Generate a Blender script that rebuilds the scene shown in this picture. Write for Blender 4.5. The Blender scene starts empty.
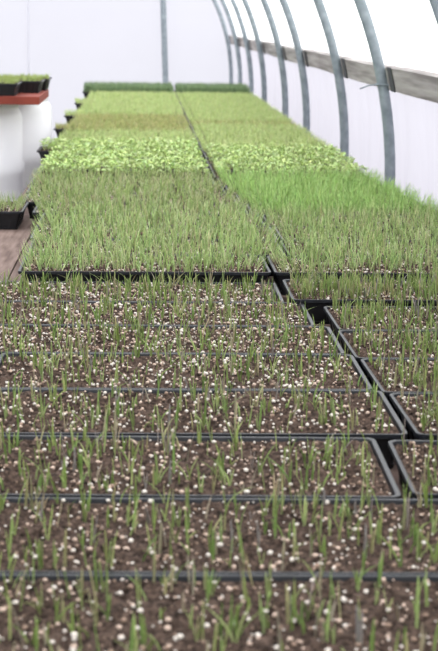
import bpy, bmesh, math, random
import numpy as np
from mathutils import Vector, Matrix

random.seed(11)
SC = bpy.context.scene
COL = SC.collection
U = random.uniform

# ------------------------------------------------------------------ helpers
def lin(c):
    c /= 255.0
    return c / 12.92 if c <= 0.04045 else ((c + 0.055) / 1.055) ** 2.4

def rgb(r, g, b):
    return (lin(r), lin(g), lin(b), 1.0)

def mesh(name, vs, fs, mat=None, cols=None, smooth=True):
    me = bpy.data.meshes.new(name)
    me.from_pydata(vs, [], fs)
    if cols is not None:
        ca = me.color_attributes.new('tint', 'FLOAT_COLOR', 'POINT')
        ca.data.foreach_set('color', np.array(cols, dtype=np.float32).ravel())
    if mat: me.materials.append(mat)
    if smooth and len(fs): me.polygons.foreach_set('use_smooth', [True] * len(me.polygons))
    me.update()
    return me

def obj(name, me, parent=None, loc=None, rot=None):
    o = bpy.data.objects.new(name, me)
    COL.objects.link(o)
    if parent: o.parent = parent
    if loc is not None: o.location = loc
    if rot is not None: o.rotation_euler = rot
    return o

def tag(o, label, cat, group=None):
    o['label'] = label
    o['category'] = cat
    if group: o['group'] = group
    return o

def thing(name, label, cat, loc=(0, 0, 0), rot=(0, 0, 0), group=None):
    o = obj(name, None, None, loc, rot)
    o.empty_display_size = 0.05
    return tag(o, label, cat, group)

def struct(name, me, label=None):
    o = obj(name, me)
    o['kind'] = 'structure'
    if label: o['label'] = label
    return o

class MB:
    def __init__(s): s.v = []; s.f = []; s.c = []
    def box(s, x0, x1, y0, y1, z0, z1):
        n = len(s.v)
        s.v += [(x0,y0,z0),(x1,y0,z0),(x1,y1,z0),(x0,y1,z0),(x0,y0,z1),(x1,y0,z1),(x1,y1,z1),(x0,y1,z1)]
        s.f += [tuple(n+i for i in q) for q in ((0,3,2,1),(4,5,6,7),(0,1,5,4),(1,2,6,5),(2,3,7,6),(3,0,4,7))]
        return s
    def tube(s, pts, r, n=12, closed=False):
        base = len(s.v); P = [Vector(p) for p in pts]; m = len(P)
        for i, p in enumerate(P):
            if closed: t = P[(i+1) % m] - P[i-1]
            else: t = P[min(i+1, m-1)] - P[max(i-1, 0)]
            t.normalize()
            a = Vector((0,1,0)) if abs(t.y) < .9 else Vector((1,0,0))
            u = t.cross(a).normalized(); w = t.cross(u)
            for k in range(n):
                an = 2*math.pi*k/n
                s.v.append(tuple(p + u*r*math.cos(an) + w*r*math.sin(an)))
        for i in range(m if closed else m-1):
            j = (i+1) % m
            for k in range(n):
                s.f.append((base+i*n+k, base+i*n+(k+1)%n, base+j*n+(k+1)%n, base+j*n+k))
        if not closed:
            s.f.append(tuple(base+k for k in range(n))); s.f.append(tuple(base+(m-1)*n+n-1-k for k in range(n)))
        return s
    def lathe(s, prof, n=48):
        base = len(s.v); m = len(prof)
        for r, z in prof:
            for k in range(n):
                an = 2*math.pi*k/n
                s.v.append((r*math.cos(an), r*math.sin(an), z))
        for i in range(m-1):
            for k in range(n):
                s.f.append((base+i*n+k, base+i*n+(k+1)%n, base+(i+1)*n+(k+1)%n, base+(i+1)*n+k))
        s.f.append(tuple(base+n-1-k for k in range(n))); s.f.append(tuple(base+(m-1)*n+k for k in range(n)))
        return s
    def me(s, name, mat, smooth=False, bevel=0):
        m = mesh(name, s.v, s.f, mat, None, smooth)
        if bevel:
            b = bmesh.new(); b.from_mesh(m)
            bmesh.ops.bevel(b, geom=b.edges[:], offset=bevel, segments=2, affect='EDGES', profile=.5)
            b.to_mesh(m); b.free()
        return m

# ------------------------------------------------------------------ materials
def new_mat(name):
    m = bpy.data.materials.new(name); m.use_nodes = True
    nt = m.node_tree; nt.nodes.clear()
    out = nt.nodes.new('ShaderNodeOutputMaterial')
    return m, nt, out

def N(nt, t, **kw):
    n = nt.nodes.new(t)
    for k, v in kw.items(): setattr(n, k, v)
    return n

def noisy(name, c1, c2, scale=20, rough=.6, bump=.0, detail=4, stretch=(1,1,1), spec=.4, coord='Object'):
    m, nt, out = new_mat(name)
    p = N(nt, 'ShaderNodeBsdfPrincipled'); p.inputs['Roughness'].default_value = rough
    p.inputs['Specular IOR Level'].default_value = spec
    tc = N(nt, 'ShaderNodeTexCoord'); mp = N(nt, 'ShaderNodeMapping'); mp.inputs['Scale'].default_value = stretch
    no = N(nt, 'ShaderNodeTexNoise'); no.inputs['Scale'].default_value = scale; no.inputs['Detail'].default_value = detail
    cr = N(nt, 'ShaderNodeValToRGB'); cr.color_ramp.elements[0].color = c1; cr.color_ramp.elements[1].color = c2
    cr.color_ramp.elements[0].position = .32; cr.color_ramp.elements[1].position = .68
    L = nt.links.new
    L(tc.outputs[coord], mp.inputs[0]); L(mp.outputs[0], no.inputs['Vector']); L(no.outputs['Fac'], cr.inputs[0])
    L(cr.outputs[0], p.inputs['Base Color']); L(p.outputs[0], out.inputs[0])
    if bump:
        b = N(nt, 'ShaderNodeBump'); b.inputs['Strength'].default_value = bump; b.inputs['Distance'].default_value = .004
        L(no.outputs['Fac'], b.inputs['Height']); L(b.outputs[0], p.inputs['Normal'])
    return m

M = {}
M['plastic'] = noisy('black_plastic', rgb(14,15,18), rgb(26,27,31), 30, .5)
M['rim'] = noisy('rim_plastic', rgb(12,14,18), rgb(24,27,34), 45, .45, spec=.35)
M['soil'] = noisy('potting_soil', rgb(25,20,17), rgb(96,80,71), 150, .95, .6, 6, spec=.1)
M['steel'] = noisy('galvanised_steel', rgb(110,120,126), rgb(140,150,156), 25, .45, spec=.5)
M['board'] = noisy('weathered_wood', rgb(128,123,121), rgb(182,177,174), 14, .9, .5, 6, (1,.12,3), .1)
M['dark'] = noisy('iron_and_gap_shade', rgb(48,48,52), rgb(76,76,80), 60, .6)  # base plate iron, also the tone of the painted shade beside the hoops
M['bench'] = noisy('bench_wood', rgb(96,80,74), rgb(136,118,110), 9, .9, .3, 5, (6,.6,1), .1)
M['red'] = noisy('red_painted_wood', rgb(112,50,40), rgb(138,68,56), 9, .75, .1, 4, (1,5,1), .2)
M['drum'] = noisy('white_drum_plastic', rgb(228,228,232), rgb(240,240,242), 4, .4)
M['ground'] = noisy('gravel_ground', rgb(150,145,140), rgb(205,200,196), 35, .95, .4, 6, spec=.1)

def tinted(name, trans, rough=.55):
    m, nt, out = new_mat(name)
    L = nt.links.new
    at = N(nt, 'ShaderNodeVertexColor', layer_name='tint')
    tc = N(nt, 'ShaderNodeTexCoord')
    no = N(nt, 'ShaderNodeTexNoise'); no.inputs['Scale'].default_value = 60
    mr = N(nt, 'ShaderNodeMapRange'); mr.inputs['To Min'].default_value = .86; mr.inputs['To Max'].default_value = 1.14
    mx = N(nt, 'ShaderNodeMix', data_type='RGBA', blend_type='MULTIPLY'); mx.inputs['Factor'].default_value = 1
    p = N(nt, 'ShaderNodeBsdfPrincipled'); p.inputs['Roughness'].default_value = rough; p.inputs['Specular IOR Level'].default_value = .3
    L(tc.outputs['Object'], no.inputs['Vector']); L(no.outputs['Fac'], mr.inputs['Value'])
    L(at.outputs['Color'], mx.inputs['A']); L(mr.outputs[0], mx.inputs['B'])
    L(mx.outputs['Result'], p.inputs['Base Color'])
    if trans:
        t = N(nt, 'ShaderNodeBsdfTranslucent'); ms = N(nt, 'ShaderNodeMixShader'); ms.inputs[0].default_value = trans
        L(mx.outputs['Result'], t.inputs['Color']); L(p.outputs[0], ms.inputs[1]); L(t.outputs[0], ms.inputs[2]); L(ms.outputs[0], out.inputs[0])
    else:
        L(p.outputs[0], out.inputs[0])
    return m
M['leaf'] = tinted('seedling_leaf', .3)
M['perlite'] = tinted('perlite_grain', 0, .9)

def film_mat(name, col, trans, sheet_scale):
    m, nt, out = new_mat(name); L = nt.links.new
    tc = N(nt, 'ShaderNodeTexCoord'); mp = N(nt, 'ShaderNodeMapping'); mp.inputs['Scale'].default_value = sheet_scale
    no = N(nt, 'ShaderNodeTexNoise'); no.inputs['Scale'].default_value = 2.2; no.inputs['Detail'].default_value = 5
    cr = N(nt, 'ShaderNodeValToRGB')
    cr.color_ramp.elements[0].color = tuple(c*.93 for c in col[:3]) + (1,); cr.color_ramp.elements[1].color = col
    t = N(nt, 'ShaderNodeBsdfTranslucent'); d = N(nt, 'ShaderNodeBsdfDiffuse'); ms = N(nt, 'ShaderNodeMixShader')
    ms.inputs[0].default_value = trans
    L(tc.outputs['Object'], mp.inputs[0]); L(mp.outputs[0], no.inputs['Vector']); L(no.outputs['Fac'], cr.inputs[0])
    L(cr.outputs[0], t.inputs['Color']); L(cr.outputs[0], d.inputs['Color'])
    L(d.outputs[0], ms.inputs[1]); L(t.outputs[0], ms.inputs[2]); L(ms.outputs[0], out.inputs[0])
    return m
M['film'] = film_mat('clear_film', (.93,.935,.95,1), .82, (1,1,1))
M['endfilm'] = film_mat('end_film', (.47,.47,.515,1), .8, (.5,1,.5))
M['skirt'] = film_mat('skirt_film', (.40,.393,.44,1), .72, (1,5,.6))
M['seam'] = noisy('film_tape', rgb(193,193,202), rgb(198,198,206), 8, .7)

# ------------------------------------------------------------------ the tunnel
CX, R, FLOOR = -0.82, 1.75, -0.65
Y0, Y1 = -3.2, 17.9
RF = R + 0.075                                   # the film lies outside the boards

mb = MB(); mb.box(-14, 14, -10, 34, FLOOR - .1, FLOOR)
struct('floor', mb.me('floor', M['ground']))

def arc_sheet(th0, th1, n, ny, wav=0.0):
    vs, fs = [], []
    for j in range(ny + 1):
        y = Y0 + (Y1 - Y0) * j / ny
        for i in range(n + 1):
            t = th0 + (th1 - th0) * i / n
            vs.append((CX + RF * math.cos(t), y, RF * math.sin(t)))
    for j in range(ny):
        for i in range(n):
            a = j * (n + 1) + i
            fs.append((a, a + 1, a + n + 2, a + n + 1))
    return vs, fs
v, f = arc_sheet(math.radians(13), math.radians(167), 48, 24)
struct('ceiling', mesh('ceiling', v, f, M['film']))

def skirt(side, name):
    ny, nz = 420, 10
    z_top = RF * math.sin(math.radians(13))
    vs, fs = [], []
    rnd = random.Random(5)
    ph = [rnd.uniform(0, 6.28) for _ in range(6)]
    for j in range(ny + 1):
        y = Y0 + (Y1 - Y0) * j / ny
        for i in range(nz + 1):
            z = FLOOR + (z_top - FLOOR) * i / nz
            x = RF * math.cos(math.asin(z / RF)) if z > 0 else RF
            k = (1 - i / nz)
            rip = 1.6 * (.010 * math.sin(y*7 + ph[0]) + .008 * math.sin(y*17 + ph[1] + z*3) + .005 * math.sin(y*31 + ph[2] - z*4)) * min(1, k * 2.5)
            vs.append((CX + side * (x + rip + .002), y, z))
    for j in range(ny):
        for i in range(nz):
            a = j * (nz + 1) + i
            fs.append((a, a + 1, a + nz + 2, a + nz + 1))
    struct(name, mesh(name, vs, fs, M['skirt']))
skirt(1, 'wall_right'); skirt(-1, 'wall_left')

# the far end wall, film stretched over the last hoop
vs, fs = [(CX, Y1, .3)], []
outl = [(CX + RF, FLOOR)] + [(CX + RF * math.cos(math.pi * k / 40), RF * math.sin(math.pi * k / 40)) for k in range(41)] + [(CX - RF, FLOOR)]
vs += [(x, Y1, z) for x, z in outl]
fs = [(0, i, i + 1) for i in range(1, len(outl))] + [(0, len(outl), 1)]
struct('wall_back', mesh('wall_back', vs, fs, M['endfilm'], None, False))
mb = MB(); mb.box(-1.158, -1.142, Y1 - .012, Y1 - .002, FLOOR, 1.75)
struct('trim_1', mb.me('trim_1', M['seam']))
t = thing('end_wall_post', 'grey steel post standing upright against the white film end wall', 'post', (.268, Y1 - .06, FLOOR))
mb = MB(); mb.tube([(0, 0, .006), (-.012, 0, .66), (-.038, 0, 1.36), (-.06, 0, 2.0)], .030, 16); obj('shaft', mb.me('shaft', M['steel'], True), t)
mb = MB(); mb.box(-.07, .07, -.05, .05, 0, .006); obj('base_plate', mb.me('base_plate', M['dark']), t)

hoop_pts = [(R, 0, FLOOR)] + [(R, 0, FLOOR + .3)] + [(R*math.cos(math.pi*k/64), 0, R*math.sin(math.pi*k/64)) for k in range(65)] + [(-R, 0, FLOOR + .3), (-R, 0, FLOOR)]
mb = MB(); mb.tube(hoop_pts, .0205, 16); hoop_me = mb.me('pipe', M['steel'], True)
zb = .375                                        # hip board centre height
xb = CX + math.sqrt(R*R - zb*zb)
mb = MB(); mb.box(.0215, .0245, -.125, -.028, -.0455, .0455); mb_me = mb.me('gap_shade_strip', M['dark'], False, .002)  # dark strip painting the shadow gap on the plank next to a hoop
ORD = ['first','second','third','fourth','fifth','sixth','seventh','eighth','ninth','tenth','eleventh','twelfth','thirteenth','fourteenth','fifteenth','sixteenth']
hy = [4.72, 6.35, 7.80, 9.62, 11.05, 12.95, 14.5, 16.13, 17.78]
for k, y in enumerate([1.5, 3.1] + hy):
    if y < 4: lab = 'grey steel hoop arching over the closest trays, %s' % ('beside the camera' if y < 2 else 'just ahead of the camera')
    elif y < 5: lab = 'grey steel hoop cut off by the upper corner, before the wire-tied hoop'
    elif y < 7: lab = 'grey steel hoop with a wire tied around it and the plank'
    elif y > 17: lab = 'grey steel hoop against the white end wall film'
    else: lab = 'grey steel hoop, %s behind the hoop with the wire tie' % ORD[k - 4]
    t = thing('greenhouse_hoop', lab, 'hoop', (CX, y, 0), (0, 0, 0), 'steel hoops of the tunnel')
    obj('pipe', hoop_me, t)
    obj('gap_shade_strip', mb_me, t, (xb - CX, 0, zb), (0, -math.asin(zb / R), 0))

# the weathered hip boards run outside the hoops
bx0 = xb + .0225
joints = [-1.0, 1.6, 5.1, 8.84, 12.2, 15.6, 17.7]
blab = ['weathered grey plank along the film wall beside the camera', 'weathered grey plank on the film wall ending before the corner hoop',
        'weathered grey plank with cracks, crossed by the wire-tied hoop', 'weathered grey plank starting at the dark joint behind the wire-tied plank',
        'weathered grey plank, last but one before the end wall', 'weathered grey plank running up to the end wall']
for i in range(len(joints) - 1):
    a, b = joints[i] + .007, joints[i+1] - .007
    me_v, me_f = [], []
    n = 24
    rnd = random.Random(40 + i)
    for j in range(n + 1):
        y = a + (b - a) * j / n
        w = rnd.uniform(-.0018, .0018); dz = .003 * math.sin(y*1.3 + i) ; bow = .003 * math.sin(y*2.1)
        for x, z in ((0, -.043), (.034, -.043), (.034, .043), (0, .043)):
            q = math.asin(zb / R); xx = x + .0265 + bow * .4; zz = z + w * (1 if z > 0 else -.6)
            me_v.append((xb + xx*math.cos(q) - zz*math.sin(q), y, zb + dz + xx*math.sin(q) + zz*math.cos(q)))
    for j in range(n):
        for k in range(4):
            me_f.append((j*4 + k, j*4 + (k+1) % 4, j*4 + 4 + (k+1) % 4, j*4 + 4 + k))
    me_f += [(0, 3, 2, 1), (n*4, n*4+1, n*4+2, n*4+3)]
    o = obj('hip_board', mesh('hip_board', me_v, me_f, M['board'], None, False))
    tag(o, blab[i], 'plank', 'weathered planks along the hoops')

# wire twisted round the second hoop and the board
hw = zb - .016
xh = CX + math.sqrt(R*R - hw*hw)                  # hoop centre at the wire's height
pts = [(xh + .020, 6.35 - .0255, hw), (xh + .008, 6.35 - .0255, hw)]
for k in range(17):
    an = -math.pi/2 - math.pi*k/16
    pts.append((xh + .0255*math.cos(an), 6.35 + .0255*math.sin(an), hw + .002*math.sin(k*.8)))
pts += [(xh + .008, 6.35 + .0255, hw), (xh + .020, 6.35 + .0255, hw)]
mb = MB(); mb.tube(pts, .0026, 8)
t = thing('wire_tie', 'thin wire looped round a steel hoop and weathered plank', 'wire', (0, 0, 0))
obj('loop', mb.me('loop', M['steel'], True), t)
mb = MB(); mb.tube([(xh - .0255, 6.350, hw), (xh - .055, 6.342, hw - .004), (xh - .086, 6.336, hw - .016)], .0026, 8)
obj('tail', mb.me('tail', M['steel'], True), t)

# ------------------------------------------------------------------ benches
def bench(name, label, x0, x1, y0, y1, z, rx=0.0):
    t = thing(name, label, 'bench', (0, y0, z), (rx, 0, 0))
    L = y1 - y0
    mb = MB(); nb = int((x1 - x0) / .145); w = (x1 - x0) / nb
    for i in range(nb):
        mb.box(x0 + i*w + .002, x0 + (i+1)*w - .002, 0, L, -.024, 0)
    obj('table_top', mb.me('table_top', M['bench']), t)
    for yy in np.linspace(.12, L - .12, max(2, int(L / 1.3) + 1)):
        mb = MB(); mb.box(x0 + .02, x1 - .02, yy - .019, yy + .019, -.113, -.024); obj('crossbeam', mb.me('crossbeam', M['bench']), t)
        for xx in (x0 + .08, x1 - .08):
            zb_ = FLOOR - z - yy * math.sin(rx)
            mb = MB(); mb.box(xx - .044, xx + .044, yy - .044, yy + .044, zb_, -.113); obj('leg', mb.me('leg', M['bench']), t)
    return t
NSL = -0.0092                                     # the near bench falls slightly away from the camera
NZ0 = 0.0046
bench('bench', 'brown plank bench under the closest trays', -.66, .898, 1.1, 3.646, NZ0, NSL)
def nz(y): return NZ0 + (y - 1.1) * math.tan(NSL) + .0005
bench('bench', 'wide brown plank bench showing beside the slotted tray', -1.05, .90, 3.649, 5.16, 0)
bench('bench', 'long narrow plank bench under the trays reaching the end wall', -.40, .87, 5.165, 13.45, 0)

# ------------------------------------------------------------------ trays
TL, TD, TH = .545, .272, .052
def rrect(hx, hy, rad, nx, ny):
    pts = []
    def side(a, b, n):
        for i in range(n): pts.append((a[0] + (b[0]-a[0])*i/n, a[1] + (b[1]-a[1])*i/n))
    def corner(cx, cy, a0):
        for i in range(4):
            a = a0 + math.pi/2*i/4; pts.append((cx + rad*math.cos(a), cy + rad*math.sin(a)))
    side((-hx+rad, -hy), (hx-rad, -hy), nx); corner(hx-rad, -hy+rad, -math.pi/2)
    side((hx, -hy+rad), (hx, hy-rad), ny); corner(hx-rad, hy-rad, 0)
    side((hx-rad, hy), (-hx+rad, hy), nx); corner(-hx+rad, hy-rad, math.pi/2)
    side((-hx, hy-rad), (-hx, -hy+rad), ny); corner(-hx+rad, -hy+rad, math.pi)
    return pts
NXS, NYS = 64, 32
def loops(specs, closed_bottom=True, slots=None):
    vs, fs = [], []
    n = None
    for ins, z, rib in specs:
        pts = rrect(TL/2 - ins, TD/2 - ins, max(.007, .013 - ins*.3), NXS, NYS)
        n = len(pts)
        for i, (x, y) in enumerate(pts):
            d = (rib if (i % 8) in (2, 3, 4, 5) else 0)
            l = math.hypot(x / TL, y / TD) or 1
            vs.append((x * (1 - d / (TL/2)), y * (1 - d / (TD/2)), z))
    m = len(specs)
    for j in range(m - 1):
        for i in range(n):
            fs.append((j*n + i, j*n + (i+1) % n, (j+1)*n + (i+1) % n, (j+1)*n + i))
    return vs, fs, n, m
v, f, n, m = loops([(.016, 0, 0), (.0145, .006, 0), (.0145, .0062, .008), (.0080, .036, .008), (.0080, .0362, 0), (.0060, .045, 0), (.0074, .045, 0), (.0175, .003, 0)])
f.append(tuple(range(n-1, -1, -1))); f.append(tuple((m-1)*n + i for i in range(n)))
shell_me = mesh('tray_shell', v, f, M['plastic'], None, False)
v, f, n, m = loops([(.0059, .0452, 0), (.0008, .0452, 0), (0, .0458, 0), (0, .0514, 0), (.0007, .052, 0), (.0038, .052, 0), (.0058, .0512, 0), (.0073, .0452, 0)])
for i in range(n): f.append((7*n + i, 7*n + (i+1) % n, (i+1) % n, i))
rim_me = mesh('rim', v, f, M['rim'], None, False)

SZ = .0498                                         # soil level
IX, IY = TL/2 - .0078, TD/2 - .0078
def soil_mesh(seed):
    r = random.Random(seed); nx, ny = 100, 50
    hs = np.random.RandomState(seed).rand(ny + 1, nx + 1)
    co = np.random.RandomState(seed + 9).rand(8, 14)
    vs, fs = [], []
    for j in range(ny + 1):
        for i in range(nx + 1):
            a, b = i / nx * 12.99, j / ny * 6.99
            i0, j0 = int(a), int(b); u, w = a - i0, b - j0
            c = co[j0, i0]*(1-u)*(1-w) + co[j0, i0+1]*u*(1-w) + co[min(7, j0+1), i0]*(1-u)*w + co[min(7, j0+1), i0+1]*u*w
            z = SZ + (hs[j, i] - .7) * .009 + (c - .5) * .005
            if i in (0, nx) or j in (0, ny): z = SZ - .003
            vs.append((-IX + 2*IX*i/nx, -IY + 2*IY*j/ny, z))
    for j in range(ny):
        for i in range(nx):
            k = j*(nx+1) + i
            fs.append((k, k+1, k+nx+2, k+nx+1))
    k0 = len(vs)
    return mesh('soil', vs, fs, M['soil'], None, False)
SOILS = [soil_mesh(s) for s in (1, 2, 3)]

_b = bmesh.new(); bmesh.ops.create_icosphere(_b, subdivisions=1, radius=1)
ICO_V = [tuple(q.co) for q in _b.verts]; ICO_F = [tuple(q.index for q in ff.verts) for ff in _b.faces]; _b.free()
def perlite_mesh(seed, n, r0, r1):
    r = random.Random(seed); vs, fs, cs = [], [], []
    for _ in range(n):
        x, y = r.uniform(-IX+.004, IX-.004), r.uniform(-IY+.004, IY-.004)
        s = r0 + (r1 - r0) * r.random() ** 2.2
        k = len(vs); a, e = r.uniform(0, 6.28), r.uniform(.7, 1.2)
        q = r.random()
        base = (218,210,200) if q < .36 else ((198,176,160) if q < .66 else (146,124,108))
        c = rgb(*base)
        for (px, py, pz) in ICO_V:
            w = r.uniform(.8, 1.15)
            vs.append((x + s*w*(px*math.cos(a)*e - py*math.sin(a)), y + s*w*(px*math.sin(a)*e + py*math.cos(a)), SZ + s*.55 + s*w*.85*pz))
            cs.append(c)
        fs += [tuple(k + i for i in ff) for ff in ICO_F]
    return mesh('perlite', vs, fs, M['perlite'], cs, True)

# ------------------------------------------------------------------ plants
def jit(r, c, a=.16):
    k = r.uniform(1 - a, 1 + a); h = r.uniform(-.08, .08)
    q = rgb(*c)
    return (q[0]*k*(1+h), q[1]*k, q[2]*k*(1-h*.5), 1)

def leaf(B, r, x, y, z, h, w, lean, curl, col, segs=4, pale=True, an=None):
    """One grassy leaf: a tapering three-sided blade that rises from (x, y, z)."""
    an = r.uniform(0, 6.283) if an is None else an + r.uniform(-.7, .7)
    ca, sa = math.cos(an), math.sin(an)
    wa = an + math.pi/2 + r.uniform(-.4, .4); wx, wy = math.cos(wa), math.sin(wa)
    k = len(B.v)
    for s in range(segs):
        t = s / segs
        d = h * (lean * t + curl * t * t); zz = z + h * t * (1 - .35 * abs(curl) * t)
        ww = w * (.75 + .6*t - 1.05*t*t)
        cx, cy = x + ca*d, y + sa*d
        B.v += [(cx + wx*ww, cy + wy*ww, zz), (cx - wx*ww, cy - wy*ww, zz), (cx - ca*ww*.7, cy - sa*ww*.7, zz + ww*.2)]
        f = 1.0
        if pale and t < .3:
            g = (.3 - t) / .3 * .35
            c = (col[0]*(1-g) + .36*g, col[1]*(1-g) + .33*g, col[2]*(1-g) + .24*g, 1)
        else: c = col
        B.c += [c]*3
    d = h * (lean + curl)
    B.v.append((x + ca*d, y + sa*d, z + h * (1 - .35*abs(curl)))); B.c.append(col)
    for s in range(segs - 1):
        a = k + s*3
        for q in range(3):
            B.f.append((a+q, a+(q+1) % 3, a+3+(q+1) % 3, a+3+q))
    a = k + (segs-1)*3; e = k + segs*3
    for q in range(3): B.f.append((a+q, a+(q+1) % 3, e))

def oval(B, r, x, y, z, an, L, W, tilt, col):
    """A broad cotyledon: a thick little oval leaf leaning out from the stem."""
    ca, sa = math.cos(an), math.sin(an); k = len(B.v)
    prof = [(0, .15), (.3, .8), (.6, 1), (.85, .7), (1, .1)]
    for t, w in prof:
        d = L*t; zz = z + d*math.sin(tilt) - L*.25*t*t
        px, py = x + ca*d*math.cos(tilt), y + sa*d*math.cos(tilt)
        ww = W*w
        B.v += [(px - sa*ww, py + ca*ww, zz + ww*.25), (px, py, zz - .0006), (px + sa*ww, py - ca*ww, zz + ww*.25), (px, py, zz + .0006)]
        B.c += [col]*4
    for s in range(4):
        a = k + s*4
        for q in range(4): B.f.append((a+q, a+(q+1) % 4, a+4+(q+1) % 4, a+4+q))

def sprout(B, r, x, y, z, cols, h0, h1, w, lean=.3, segs=4, an=None):
    """A young leek-like seedling: one to three narrow leaves from one base."""
    n = r.choice((1, 1, 2, 2, 3))
    c0 = r.choice(cols)
    hh = r.uniform(h0, h1)
    for i in range(n):
        leaf(B, r, x + r.uniform(-.001, .001), y + r.uniform(-.001, .001), z, hh * (1 if i == 0 else r.uniform(.45, .95)), w * r.uniform(.75, 1.2),
             r.uniform(0, lean), r.choice((0, 0, r.uniform(0, .3), r.uniform(0, .7))), jit(r, c0), segs, True, an)

KIND = {  # most leaf colours are paled to stand in for distant haze and back-light
 # name: (sprout count, colours, h0, h1, half-width, lean, perlite count)
 'A': (640, [(172,198,124),(184,206,140),(156,182,110),(200,204,154)], .026, .060, .0012, .38, 750),
 'B': (680, [(166,188,116),(176,194,130),(150,176,104),(196,196,152)], .024, .050, .0012, .38, 800),
 'G': (1000, [(168,204,116),(178,212,128),(154,192,106),(190,214,142)], .030, .060, .0012, .4, 300),
 'D': (1100, [(198,218,142),(206,224,154),(188,208,132),(210,216,160)], .024, .044, .0014, .45, 250),
 'E': (900, [(186,190,122),(194,192,132),(176,194,116),(202,198,140)], .020, .040, .0014, .45, 350),
 'F': (1300, [(122,148,102),(134,160,112),(110,136,96),(146,168,122)], .052, .084, .0014, .2, 60),
 'H': (700, [(176,192,112),(188,198,126),(160,182,104)], .016, .030, .0014, .45, 120),
}
def grass_mesh(kind, seed):
    n, cols, h0, h1, w, lean, _ = KIND[kind]
    r = random.Random(seed); B = MB()
    for _i in range(n):
        x, y = r.uniform(-IX+.003, IX-.003), r.uniform(-IY+.003, IY-.003)
        edge = abs(x) > IX - .030 and kind in 'AGBDE'
        sprout(B, r, x, y, SZ - .003, cols, h0, h1, w, lean * (1.7 if edge else 1), 3, (0 if x > 0 else math.pi) if edge else None)
    keep_in(B)
    return mesh('grass', B.v, B.f, M['leaf'], B.c, True)
def keep_in(B):
    lx, ly = TL/2 + .0005, TD/2 + .0025
    B.v = [(max(-lx, min(lx, x)), max(-ly, min(ly, y)), z) for x, y, z in B.v]
def leafy_mesh(seed):
    r = random.Random(seed); B = MB()
    cols = [(208,230,150),(216,236,164),(196,220,134),(224,238,182)]  # leaf tones paled too, with haze and back-light put into the colour
    for _i in range(430):
        x, y = r.uniform(-IX+.003, IX-.003), r.uniform(-IY+.003, IY-.003)
        h = r.uniform(.018, .042); c = jit(r, r.choice(cols), .12)
        leaf(B, r, x, y, SZ - .003, h + .002, .0010, .05, 0, c, 3)
        a = r.uniform(0, 6.28)
        for q in range(r.choice((2, 2, 3, 4))):
            oval(B, r, x, y, SZ - .003 + h*(1 if q < 2 else .85), a + q*math.pi*(1 if q < 2 else .5) + r.uniform(-.4, .4), r.uniform(.010, .018), r.uniform(.0035, .0060), r.uniform(.1, .9), jit(r, r.choice(cols), .12))
    keep_in(B)
    return mesh('grass', B.v, B.f, M['leaf'], B.c, True)
GR = {k: [grass_mesh(k, 100 + i*7 + ord(k)) for i in range(3)] for k in KIND}
GR['C'] = [leafy_mesh(300 + i) for i in range(3)]
PER = {k: [perlite_mesh(500 + ord(k)*3 + i, KIND[k][6], .0012, .0034) for i in range(2)] for k in KIND}
PER['C'] = PER['F']

NEAR_COLS = [(138,160,86),(150,170,100),(122,148,78),(162,176,114),(166,164,118),(144,160,96)]
STRAW = [(176,164,132),(160,150,130),(150,142,136)]
def seedling_mesh(seed):
    r = random.Random(seed); B = MB()
    cols = NEAR_COLS if r.random() > .16 else STRAW
    sprout(B, r, 0, 0, 0, cols, .021, .046, .0016, .22, 6)
    return mesh('seedling', B.v, B.f, M['leaf'], B.c, True)
SEEDL = [seedling_mesh(700 + i) for i in range(48)]

def tray_base(name, label, loc, rz, rx, k, group, width):
    t = thing(name, label, 'seedling tray', loc, (rx, 0, rz), group); t.scale = (width / TL, 1, 1)
    obj('tray_shell', shell_me, t); obj('rim', rim_me, t)
    return t, obj('soil', SOILS[k % 3], t)

def near_tray(label, xr, y, seed, n_extra, n_perl, rz=0.0, left=None, W=.515, D=TD, lift=0.0):
    """A tray on the near bench; its seedlings show one by one."""
    r = random.Random(seed)
    x = (xr - W/2) if left is None else left + W/2
    t, soil = tray_base('seedling_tray', label, (x, y + D/2, nz(y + D/2) if not lift else lift), rz, 0 if lift else NSL, seed, 'black trays of sprouts on the near bench', W)
    t.scale.y = D / TD
    p = obj('perlite', perlite_mesh(seed * 13, n_perl, .0012, .0034), soil); p['kind'] = 'stuff'
    pts = []
    tot = 100 + n_extra
    while len(pts) < tot:
        pts.append((r.uniform(-IX+.004, IX-.004), r.uniform(-IY+.004, IY-.004)))
    pts.sort(key=lambda q: q[1])
    for (px, py) in pts[:100]:
        s = r.uniform(.8, 1.15)
        o = bpy.data.objects.new('seedling', r.choice(SEEDL)); COL.objects.link(o); o.parent = t
        o.location = (px, py, SZ - .003); o.rotation_euler = (0, 0, r.uniform(0, 6.28)); o.scale = (s, s, s)
    if n_extra:
        B = MB()
        for (px, py) in pts[100:]:
            sprout(B, r, px, py, SZ - .003, NEAR_COLS if r.random() > .12 else STRAW, .021, .046, .0015, .22, 4)
        g = obj('grass', mesh('grass', B.v, B.f, M['leaf'], B.c, True), t); g['kind'] = 'stuff'
    return t

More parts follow.
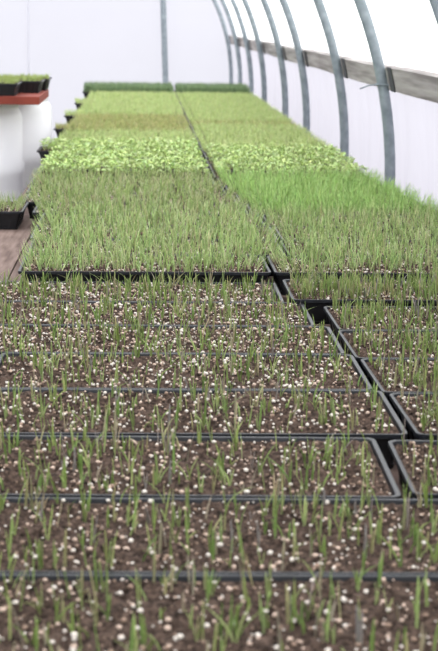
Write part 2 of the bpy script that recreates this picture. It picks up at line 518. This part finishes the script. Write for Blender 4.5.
# drum-side column on the near bench: (front edge, right end, turn, extra sprouts, perlite)
NL = [(1.340, .372, .018, 100, 620, .58), (1.620, .368, .020, 110, 640, .58), (1.908, .308, .026, 120, 700, .58), (2.218, .362, .012, 100, 800, .58),
      (2.512, .354, .012, 110, 1100, .585), (2.805, .346, .010, 130, 1250, .61), (3.084, .324, .010, 170, 1300, .62), (3.364, .290, .010, 230, 1300, .62)]
for i, (y, xr, rz, ex, npl, wd) in enumerate(NL):
    lab = 'black tray of sparse sprouts and white grains, drum side, %s' % (
        'closest row, cut off below' if i == 0 else ('row up against the black step' if i == 7 else '%s row from the closest' % ORD[i]))
    near_tray(lab, xr, y, 20 + i, ex, npl, -rz, W=wd, D=(.276, .278, .298, .291, .290, .276, .277, .272)[i])
# hoop-side column on the near bench; its last tray stands level on a thin board
mb = MB(); z0 = nz(3.35) + .0002; mb.box(.33, .84, 3.352, 3.612, z0, -.0083)
for q in (2, 3): mb.v[q] = (mb.v[q][0], mb.v[q][1], nz(3.612) + .0002)
tag(obj('support_board', mb.me('support_board', M['bench'])), 'thin brown board under the last tray of the near bench, hoop side', 'board')
NR = [(1.905, .322, -.030, 60, 600), (2.214, .371, 0, 220, 700), (2.490, .363, 0, 260, 750), (2.766, .357, 0, 280, 800), (3.042, .360, 0, 360, 850), (3.345, .303, -.006, 800, 900)]
for i, (y, xl, rz, ex, npl) in enumerate(NR):
    lab = 'black tray of upright green sprouts, hoop side of the near bench, %s row' % ORD[i]
    if i == 0: lab = 'black tray on the hoop side showing only a sliver beside the slanting rim gap'
    near_tray(lab, None, y, 60 + i, ex, npl, rz, left=xl, lift=-.008 if i == 5 else 0, W=.56 if i == 5 else .515)

LOOK = {'A': 'tall thin green sprouts', 'B': 'short sparse sprouts with white grains', 'G': 'dense deep green sprouts', 'C': 'broad-leaved bright green seedlings',
        'D': 'short light green sprouts', 'E': 'short olive-tan sprouts', 'F': 'dark green dense sprouts'}
def far_tray(kind, label, x, y, z, i, rz=0.0, group='black trays of seedlings on the far benches', W=TL):
    t, soil = tray_base('seedling_tray', label, (x, y, z), rz, 0, i, group, W)
    p = obj('perlite', PER[kind][i % 2], soil); p['kind'] = 'stuff'
    g = obj('grass', GR[kind][i % 3], t); g['kind'] = 'stuff'
    if i % 2: g.rotation_euler = (0, 0, math.pi)
    return t

PITCH = .2808
def zone_l(y):
    return 'A' if y < 4.75 else 'B' if y < 5.75 else 'C' if y < 7.25 else 'D' if y < 8.2 else 'E' if y < 9.6 else 'D' if y < 12.3 else 'F'
def zone_r(y):
    return 'A' if y < 4.75 else 'G' if y < 5.95 else 'C' if y < 7.0 else 'D' if y < 8.6 else 'E' if y < 9.05 else 'D' if y < 12.3 else 'F'
for side in (0, 1):
    ks = [(zone_l if side == 0 else zone_r)(3.655 + k * PITCH + .1) for k in range(34)]
    runs = []
    for k, z in enumerate(ks):
        if not runs or runs[-1][0] != z: runs.append([z, []])
        runs[-1][1].append(k)
    where = 'drum side' if side == 0 else 'hoop side'
    nD = 0
    for z, members in runs:
        nD += z == 'D'
        for i, k in enumerate(members):
            y = 3.655 + k * PITCH
            j = random.Random(k*2 + side)
            if side == 0:
                a, b = [(-.262, .284), (-.262, .338), (-.272, .345), (-.270, .333), (-.300, .306), (-.345, .290), (-.355, .270)][k] if k < 7 else \
                       ((-.424 if k in (12, 17, 21, 26, 32, 33) else -.356) + j.uniform(-.006, .006), .2485 + j.uniform(-.003, .001))
            elif k < 8: a = (.292, .345, .352, .340, .313, .297, .277, .264)[k]; b = max(a + TL, .868 if k == 0 else 0)
            else: a = .254 + j.uniform(0, .004); b = a + TL
            if z == 'A': tail = '%s row behind the step' % ORD[i]
            elif z == 'D' and nD == 1: tail = '%s row behind the broad-leaved block' % ORD[i]
            elif z == 'D': tail = '%s row ahead of the dark block' % ORD[len(members) - 1 - i]
            else: tail = '%s row of its block' % ORD[i]
            far_tray(z, 'black tray of %s, %s, %s' % (LOOK[z], where, tail), (a + b)/2, y + TD/2, .0005, k + side, j.uniform(-.004, .004), W=b - a)

# the slotted tray standing alone at the bench edge and the trays on the drum bench
far_tray('B', 'black slot-sided tray of sprouts at the bare brown bench edge', -.328 - TL/2, 4.80 + TD/2, .0005, 1, 0, group=None)

# ------------------------------------------------------------------ the drum bench
DZ = .225
def drum(label, x, y):
    t = thing('plastic_drum', label, 'drum', (x, y, FLOOR), (0, 0, U(0, 6)), 'white drums holding up the red board')
    H = DZ - FLOOR
    prof = [(.262, 0), (.278, .008), (.284, .03)]
    for zc in (.30, .58):
        prof += [(.284, zc - .035), (.2915, zc - .018), (.2915, zc + .018), (.284, zc + .035)]
    prof += [(.284, H - .075), (.276, H - .045), (.262, H - .03), (.268, H - .022), (.270, H - .004), (.266, H), (.252, H), (.249, H - .018), (.05, H - .02)]
    mb = MB(); mb.lathe(prof, 64); obj('body', mb.me('body', M['drum'], True), t)
    for s in (-1, 1):
        mb = MB(); mb.lathe([(.034, 0), (.034, .010), (.026, .012), (.010, .012)], 24)
        obj('bung', mb.me('bung', M['drum'], True), t, (.16*s, 0, H - .02))
drum('white plastic drum cut off by the picture edge, under the red board', -.805, 7.64)
drum('white plastic drum beside the long bench, under the end of the red board', -.708, 8.28)
mb = MB(); mb.box(-1.75, -.425, 7.30, 8.06, DZ, DZ + .034)
o = obj('red_board', mb.me('red_board', M['red'], False, .003)); tag(o, 'red painted board laid across two white drums', 'board')
for i, (x, y, lab) in enumerate([(-.515, 7.315, 'black tray of short olive sprouts at the front edge of the red board'),
                                 (-.432, 7.62, 'black tray of short olive sprouts in the middle of the red board'),
                                 (-.415, 7.90, 'black tray of short olive sprouts with its end jutting behind on the red board')]):
    far_tray('H', lab, x - TL/2, y + TD/2, DZ + .0345, i, 0, group='trays on the red board')

# ------------------------------------------------------------------ light
w = bpy.data.worlds.new('sky'); SC.world = w; w.use_nodes = True
bg = w.node_tree.nodes['Background']; bg.inputs[0].default_value = (.93, .96, 1, 1); bg.inputs[1].default_value = 1.0
sun = bpy.data.lights.new('sun', 'SUN'); sun.energy = 2.2; sun.angle = math.radians(3); sun.color = (1, .97, .92)
so = bpy.data.objects.new('sun', sun); COL.objects.link(so)
d = Vector((-.72, -.28, -.85)).normalized()         # from the wall side, a little from behind the end wall
so.rotation_euler = d.to_track_quat('-Z', 'Y').to_euler()

# ------------------------------------------------------------------ camera
F = 1715.0
cam = bpy.data.cameras.new('camera'); co = bpy.data.objects.new('camera', cam); COL.objects.link(co)
cam.sensor_fit = 'AUTO'; cam.sensor_width = 36; cam.lens = F / 651 * 36
p = math.atan(306.5 / F); yaw = math.atan(82 * math.cos(p) / F); roll = .012
fw = Vector((math.sin(yaw)*math.cos(p), math.cos(yaw)*math.cos(p), -math.sin(p)))
r0 = Vector((math.cos(yaw), -math.sin(yaw), 0)); u0 = r0.cross(fw)
rr = r0*math.cos(roll) + u0*math.sin(roll); uu = -r0*math.sin(roll) + u0*math.cos(roll)
mw = Matrix((rr, uu, -fw)).transposed().to_4x4(); mw.translation = (0, 0, .59)
co.matrix_world = mw
cam.clip_start = .05; cam.clip_end = 200
cam.dof.use_dof = True; cam.dof.focus_distance = 3.35; cam.dof.aperture_fstop = 13.5
SC.camera = co

vs_ = SC.view_settings
vs_.view_transform = 'Standard'; vs_.look = 'None'; vs_.gamma = 1; vs_.use_curve_mapping = False
vs_.exposure = 1.15
SC.cycles.max_bounces = 10; SC.cycles.diffuse_bounces = 6
